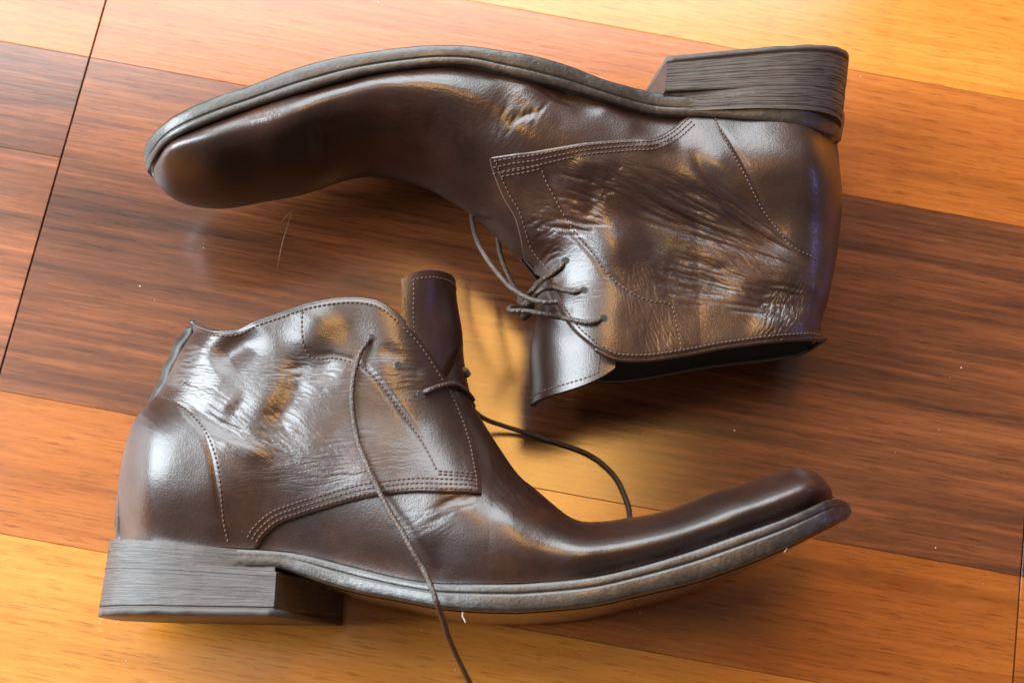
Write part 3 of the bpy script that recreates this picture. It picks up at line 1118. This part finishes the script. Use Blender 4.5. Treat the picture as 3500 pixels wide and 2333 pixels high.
# seams
inn = 0.0016
rows = [offset_curve(A.colr, -inn)[6:-2], offset_curve(A.front, inn)[2:-2]]
rows += [offset_curve(A.seam, d)[3:-3] for d in (0.0015, 0.0033, 0.0051)]
rows.append(spline(A.on([(374, 914), (400, 923), (430, 943), (460, 973), (485, 1013), (500, 1060), (508, 1110), (512, 1160), (517, 1205), (527, 1248)]), 200))
rows.append(spline(A.on([(697, 716), (696, 750), (699, 790), (706, 812), (714, 823)]), 60))
rows.append(spline(A.on([(714, 823), (735, 826), (770, 824), (815, 836), (845, 855), (880, 892), (920, 945), (960, 1000), (985, 1042), (1004, 1081)]), 150))
rows.append(spline(A.on([(1006, 1083), (1050, 1086), (1092, 1088)]), 50))
rows.append(offset_curve(rows[-1], -0.0012))
for r in rows:
    pass
stitching(A, rows)
for p in ((855, 776), (915, 838), (968, 905)):
    build_eyelet(A, p)
build_backstay(A, [(326, 958), (345, 926), (371, 900), (386, 865), (402, 825), (424, 783), (446, 746)], 0.0130, 0.0058)
# laces
top = [(855, 776), (842, 788), (826, 814), (814, 855), (808, 900), (811, 958), (821, 1010), (839, 1060), (862, 1110), (890, 1166), (920, 1216), (947, 1262)]
Lp = A.lift(top, [0.0005, 0.0042, 0.0052, 0.0048, 0.0045, 0.0042, 0.004, 0.004, 0.0045, 0.0055, 0.007, 0.009])
q = A.un([(970, 1302), (990, 1345), (1005, 1385)], [0.050, 0.052, 0.052])
L2 = A.world(q[:, 0], q[:, 1], np.array([0.050, 0.052, 0.052]))
L3 = np.vstack([ray_at([(1019, 1430)], 0.088), ray_at([(1035, 1475)], 0.077), ray_at([(1056, 1521)], 0.062), ray_at([(1082, 1572)], 0.045), ray_at([(1120, 1640)], 0.020), ray_at([(1170, 1720)], 0.0013)])
build_lace(A, np.vstack([Lp, L2, L3]))
Lp = A.lift([(968, 905), (985, 896), (1010, 887), (1035, 882), (1050, 884)], [0.0004, 0.0038, 0.0042, 0.0045, 0.0040])
q = [(1066, 894), (1078, 908), (1086, 918)]
ww = np.array([0.018, 0.010, 0.004])
qq = A.un(q, ww)
build_lace(A, np.vstack([Lp, A.world(qq[:, 0], qq[:, 1], ww)]))
ww = np.array([0.022, 0.020, 0.016, 0.010, 0.004, 0.0])
qq = A.un([(955, 766), (985, 774), (1015, 790), (1036, 812), (1048, 840), (1060, 862)], ww)
build_lace(A, A.world(qq[:, 0], qq[:, 1], ww))
ww = np.array([0.012, 0.010, 0.008, 0.006])
qq = A.un([(1030, 866), (1050, 858), (1066, 852), (1074, 862)], ww)
build_lace(A, A.world(qq[:, 0], qq[:, 1], ww), r=0.0016)
zz = [0.030, 0.018, 0.009, 0.004, 0.0014, 0.0012, 0.0012, 0.0012, 0.0012, 0.0012, 0.0012, 0.0012]
tp = [(1085, 940), (1112, 961), (1150, 975), (1200, 992), (1262, 1012), (1320, 1030), (1362, 1049), (1396, 1076), (1421, 1107), (1437, 1142), (1446, 1175), (1449, 1215)]
build_lace(A, np.vstack([ray_at([p], z) for p, z in zip(tp, zz)]))

# ================================================================== upper boot (toe to the left)
B = Boot('ankle_boot', 'brown leather ankle boot with toe to the left, laces tied, tongue folded out below',
         -1, 0.070, -0.060, (1000, 150), 0.0525, tuple(ray_at([(1300, 400)], 0)[0][:2]))
B_back = [(1926, 330), (1932, 358), (1936, 424), (1934, 482), (1925, 559), (1919, 607), (1911, 653), (1902, 704), (1890, 740), (1890, 765), (1887, 783)]
B_inst = [(1216, 926), (1217, 880), (1221, 810), (1226, 750), (1232, 690), (1222, 645), (1196, 612), (1168, 585), (1128, 543), (1085, 501), (1030, 461), (974, 425), (900, 401), (844, 394),
          (788, 407), (733, 429), (677, 446), (603, 461), (529, 475), (473, 476), (417, 467), (380, 449), (358, 424), (350, 402)]
B_feather = [(1926, 328), (1915, 318), (1900, 308), (1875, 298), (1835, 288), (1755, 278), (1675, 271), (1595, 266), (1535, 265), (1475, 256), (1395, 232), (1315, 208),
             (1235, 188), (1155, 168), (1085, 152), (1011, 148), (937, 155), (863, 165), (788, 182), (714, 203), (640, 225), (566, 249), (491, 276), (417, 306), (382, 328), (360, 362), (350, 398)]
B_ws = [0.003, 0.014, 0.021, 0.027, 0.031, 0.032, 0.031, 0.030, 0.030, 0.031, 0.034, 0.037,
        0.040, 0.042, 0.043, 0.0435, 0.043, 0.042, 0.0405, 0.039, 0.037, 0.035, 0.033, 0.029, 0.024, 0.014, 0.003]
B.setup(B_back, B_inst, B_feather, B_ws, np.linspace(0.002, 0.012, len(B_back)), -0.008)
o_ = np.argsort(B.inst[70:, 0])
B.ix, B.iy = B.inst[70:, 0][o_], B.inst[70:, 1][o_]
xs_ = B.un([(1926, 330), (1600, 600), (1250, 600), (950, 350), (650, 350), (350, 400)], 0.03)[:, 0]
B.wt_x, B.wt_w = xs_, np.array([0.031, 0.030, 0.034, 0.042, 0.037, 0.031])
for pts, amp, sg in [
        ([(742, 285), (738, 320), (748, 352)], -4.6, 14),
        ([(690, 300), (640, 320)], 3.4, 26),
        ([(800, 330), (880, 335), (960, 330), (1040, 318)], -4.0, 24),
        ([(760, 285), (860, 290), (960, 300)], 4.6, 20),
        ([(918, 352), (925, 375)], -3.6, 12), ([(960, 372), (1010, 400)], 3.2, 20),
        ([(1155, 268), (1120, 300)], -2.4, 28), ([(1215, 212), (1160, 190)], 1.6, 26),
        ([(1190, 240), (1250, 285)], 1.0, 16), ([(1150, 320), (1175, 300), (1230, 275)], -1.2, 8),
        ([(1300, 235), (1330, 260)], -2.2, 22), ([(1390, 262), (1440, 290)], 1.8, 18),
        ([(1570, 345), (1600, 395), (1650, 450), (1700, 500), (1760, 550), (1830, 592), (1900, 612)], -3.2, 11),
        ([(1545, 375), (1600, 430), (1660, 490), (1730, 540)], 1.8, 14),
        ([(1600, 350), (1660, 410), (1720, 480)], 1.4, 20),
        ([(1440, 345), (1500, 345), (1560, 340)], 1.5, 12),
        ([(1290, 400), (1350, 395), (1420, 400)], 1.8, 14),
        ([(1360, 430), (1350, 470), (1370, 500)], -2.2, 14),
        ([(1290, 440), (1320, 475)], 1.6, 20), ([(1210, 440), (1240, 470)], -1.2, 14),
        ([(1230, 520), (1270, 545)], 1.5, 14),
        ([(1410, 560)], 3.6, 40), ([(1470, 500), (1500, 560)], -1.6, 26),
        ([(1560, 610), (1640, 640)], -1.8, 30),
        ([(1700, 660), (1800, 690), (1885, 690)], -2.6, 24),
        ([(1830, 740), (1760, 750)], 2.4, 22), ([(1880, 660), (1860, 720)], 2.0, 18),
        ([(1300, 690), (1260, 660)], 1.6, 26), ([(1340, 770), (1440, 790)], 1.0, 30),
        ([(1500, 760)], -1.2, 40)]:
    B.feat(pts, amp, sg)
B.wrinkle((650, 300), (160, 70), 75, 9, 0.22, 51, 3)
B.wrinkle((1000, 250), (200, 70), 15, 9, 0.25, 52, 4)
B.wrinkle((1700, 600), (200, 110), 33, 10, 0.7, 31, 5)
B.wrinkle((1480, 430), (170, 70), 20, 9, 0.5, 32, 5)
B.wrinkle((1330, 470), (110, 90), 28, 8, 0.8, 33, 4)
B.wrinkle((1240, 560), (60, 90), -25, 8, 0.7, 34, 4)
B.wrinkle((1560, 640), (120, 80), 25, 8, 0.6, 35, 4)
B.wrinkle((1800, 735), (120, 45), 115, 9, 0.7, 36, 3)
B.wrinkle((1500, 740), (180, 60), 70, 9, 0.35, 37, 3)
B.wrinkle((1180, 290), (110, 90), -45, 8, 0.3, 38, 4)
B.wrinkle((760, 310), (70, 60), 80, 7, 0.35, 39, 4)
B.wrinkle((960, 360), (110, 60), 20, 8, 0.4, 40, 4)
B.wrinkle((1080, 430), (110, 70), 35, 9, 0.4, 41, 4)
B.wrinkle((1340, 650), (60, 60), 0, 10, 0.3, 42, 5)
B.wrinkle((1250, 215), (130, 50), 10, 9, 0.4, 43, 4)
B.fan((1560, 370), (1330, 470), (1890, 610), (1890, 640), 15, 0.8, 4.5, 11)
B.fan((1480, 380), (1290, 400), (1700, 480), (1640, 560), 10, 0.7, 4.5, 12)
B.fan((1260, 400), (1230, 520), (1420, 440), (1400, 560), 10, 0.65, 4.5, 13)
B.fan((1500, 560), (1440, 660), (1780, 640), (1700, 720), 11, 0.65, 4.5, 14)
B.fan((1700, 640), (1620, 700), (1880, 660), (1880, 740), 9, 0.7, 4.5, 15)
B.fan((1200, 480), (1240, 600), (1270, 470), (1300, 570), 8, 0.6, 4.0, 18)
B.fan((1110, 360), (1200, 340), (1160, 260), (1270, 230), 8, 0.5, 4.0, 19)
B.fan((1190, 190), (1180, 230), (1340, 230), (1330, 270), 7, 0.45, 4.0, 20)
B.fan((740, 280), (770, 290), (735, 350), (765, 360), 3, 0.6, 3.5, 21)
B.fan((900, 340), (960, 420), (1030, 330), (1110, 430), 9, 0.4, 4.0, 22)
B.fan((1060, 400), (1050, 460), (1180, 520), (1150, 560), 7, 0.45, 4.0, 23)
B.fan((1400, 390), (1330, 500), (1430, 400), (1380, 520), 4, 0.5, 3.5, 24)
for ln in ([(1639, 275), (1655, 307), (1683, 363), (1715, 423), (1747, 480), (1780, 525), (1820, 570), (1870, 600)],
           [(1243, 394), (1252, 420), (1275, 463), (1295, 500), (1320, 538), (1360, 587), (1392, 630), (1440, 670), (1488, 692), (1530, 698)]):
    B.feat(ln, -0.75, 4.6)
SB = dict(vamp_start=(1650, 270), vamp_inst0=62, vamp_back=[(1500, 400), (1370, 490), (1270, 580)],
          seam=[(1580, 267), (1567, 276), (1535, 303), (1495, 321), (1435, 323), (1355, 329), (1235, 349), (1180, 356), (1124, 365)],
          front=[(1124, 365), (1132, 395), (1145, 430), (1160, 465), (1180, 508), (1208, 567), (1244, 632), (1264, 678), (1280, 710), (1304, 743), (1328, 770), (1368, 802)],
          collar=[(1887, 783), (1880, 780), (1870, 778.5), (1850, 778), (1808, 780), (1728, 788), (1648, 800), (1568, 815), (1488, 826), (1430, 826), (1400, 819), (1368, 802)],
          sole_top=[(1932, 322), (1920, 312), (1900, 306), (1875, 298), (1835, 288), (1755, 278), (1675, 271), (1595, 266), (1535, 264), (1475, 255), (1395, 231), (1315, 207),
                    (1235, 187), (1155, 167), (1085, 150), (1011, 147), (937, 154), (863, 164), (788, 181), (714, 202), (640, 224), (566, 248), (491, 275), (417, 305), (378, 330), (350, 368), (338, 392)],
          sole_top_w=np.array([0.003, 0.016, 0.023, 0.029, 0.0335, 0.0350, 0.0345, 0.034, 0.034, 0.035, 0.038, 0.041, 0.044, 0.046, 0.047, 0.0475, 0.047, 0.046, 0.0445, 0.043, 0.041, 0.039, 0.037, 0.034, 0.028, 0.016, 0.002]),
          sole_bot=[(1942, 262), (1938, 246), (1915, 235), (1875, 227), (1835, 223), (1755, 220), (1675, 218), (1595, 216), (1530, 214), (1475, 203), (1395, 182), (1315, 151),
                    (1235, 127), (1155, 113), (1085, 103), (1011, 101), (937, 105), (863, 114), (788, 126), (714, 144), (640, 168), (566, 197), (491, 222), (417, 255), (365, 290), (334, 328), (328, 352)],
          heel=[(1913, 318), (1522, 255), (1930, 176), (1529, 147)], heel_w=[0.0, 0.034, 0.0, 0.034], heel_half=0.0362, heel_join=0.36, heel_skew=0.03,
          tongue=[(1226, 650), (1232, 700), (1228, 750), (1221, 810), (1217, 880), (1215, 934)], tongue_side=1, tongue_half=0.029, tongue_depth=0.030, tongue_cut=0.16, tongue_slant=0.08, tongue_far=0.34)
SB['sole_bot_w'] = SB['sole_top_w']
build_sole(B, SB)
build_heel(B, SB)
build_upper(B, SB)
build_tongue(B, SB)
rows = [offset_curve(B.colr, -inn)[6:-2], offset_curve(B.front, inn)[2:-2]]
rows += [offset_curve(B.seam, d)[3:-3] for d in (0.0015, 0.0033, 0.0051)]
rows.append(spline(B.on([(1639, 275), (1655, 307), (1683, 363), (1715, 423), (1747, 480), (1780, 525), (1820, 570), (1870, 600)]), 200))
rows.append(spline(B.on([(1147, 411), (1195, 402), (1241, 392)]), 60))
rows.append(offset_curve(rows[-1], 0.0012))
rows.append(spline(B.on([(1243, 394), (1252, 420), (1275, 463), (1295, 500), (1320, 538), (1360, 587), (1392, 630), (1440, 670), (1488, 692), (1530, 698)]), 150))
rows.append(spline(B.on([(1532, 698), (1542, 708), (1550, 742), (1558, 778), (1561, 808)]), 60))
stitching(B, rows)
for p in ((1298, 599), (1341, 666), (1386, 730)):
    build_eyelet(B, p)
build_backstay(B, [(1919, 612), (1912, 653), (1903, 704), (1892, 740)], 0.006, 0.0006)


def lace_on(b, pts, ext, tail, tw):
    Lp = b.lift(pts, ext)
    if tail:
        tw = np.array(tw)
        q = b.un(tail, tw)
        Lp = np.vstack([Lp, b.world(q[:, 0], q[:, 1], tw)])
    return build_lace(b, Lp)


lace_on(B, [(1298, 599), (1288, 612), (1270, 626), (1248, 642)], [0.0004, 0.0036, 0.0042, 0.0045], [(1226, 662), (1208, 684), (1200, 704)], [0.024, 0.018, 0.012])
lace_on(B, [(1341, 667), (1320, 669), (1295, 665), (1270, 661)], [0.0004, 0.0036, 0.004, 0.0045], [(1246, 664), (1228, 680), (1216, 704), (1206, 720)], [0.026, 0.022, 0.016, 0.010])
lace_on(B, [(1386, 731), (1368, 738), (1340, 739), (1310, 733), (1290, 729)], [0.0004, 0.0036, 0.0042, 0.0045, 0.006], [(1250, 721), (1205, 714), (1170, 713), (1176, 704), (1200, 706)], [0.031, 0.030, 0.028, 0.024, 0.018])
ww = np.array([-0.012, 0.0, 0.010, 0.018, 0.024, 0.029, 0.032, 0.0325])
qq = B.un([(1083, 490), (1089, 530), (1104, 570), (1131, 612), (1168, 656), (1210, 683), (1245, 693), (1280, 693)], ww)
build_lace(B, B.world(qq[:, 0], qq[:, 1], ww))
ww = np.array([-0.020, -0.014, -0.006, 0.004, 0.014])
qq = B.un([(1143, 545), (1151, 590), (1168, 632), (1186, 668), (1206, 700)], ww)
build_lace(B, B.world(qq[:, 0], qq[:, 1], ww))
ww = np.array([0.010, 0.016, 0.018, 0.012, 0.006])
qq = B.un([(1196, 690), (1206, 700), (1218, 690), (1216, 712), (1204, 726)], ww)
build_lace(B, B.world(qq[:, 0], qq[:, 1], ww), r=0.0018)

for b in (A, B):
    print('BOOT', b.root.name, 'lowest point', round(b.minz, 4))
    b.root.location = Vector(b.org) + Vector((0, 0, -b.minz + 0.0002))

# ------------------------------------------------------------------ lint and loose threads
def fibre(pts, r=0.00012):
    return tube(spline(pts, 24), r, 4)


bits = []
c0 = ray_at([(240, 1436)], 0.001)[0]
for k in range(6):
    p = c0 + np.array([rng.normal(0, 0.0030), rng.normal(0, 0.0022), 0.0004])
    pts = [p]
    a = rng.random() * 6.28
    for q in range(4):
        a += rng.normal(0, 0.9)
        p = p + np.array([math.cos(a) * 0.0007, math.sin(a) * 0.0007, rng.normal(0, 0.0005)])
        p[2] = max(p[2], 0.0003)
        pts.append(p)
    bits.append(fibre(pts, 0.00003))
V, F = join_parts(bits)
lint = link_mesh('lint_tuft', V - c0, F, MAT_FLUFF)
lint.location = c0
lint['label'] = 'tiny tuft of pale lint on the table at the heel of the lower boot'
lint['category'] = 'lint'

for p in ([(1063, 1405), (1062, 1414), (1066, 1422), (1069, 1429)], [(1806, 1251), (1807, 1258), (1804, 1264), (1801, 1268)]):
    w = SA['sole_top_w'].max() if p[0][0] < 1500 else 0.034
    q = A.un(p, w + 0.0012)
    V, F = fibre(A.world(q[:, 0], q[:, 1], np.full(4, w + 0.0012)), 0.00011)
    o = link_mesh('loose_thread', V, F, MAT_FLUFF, A.root, True, A.org)
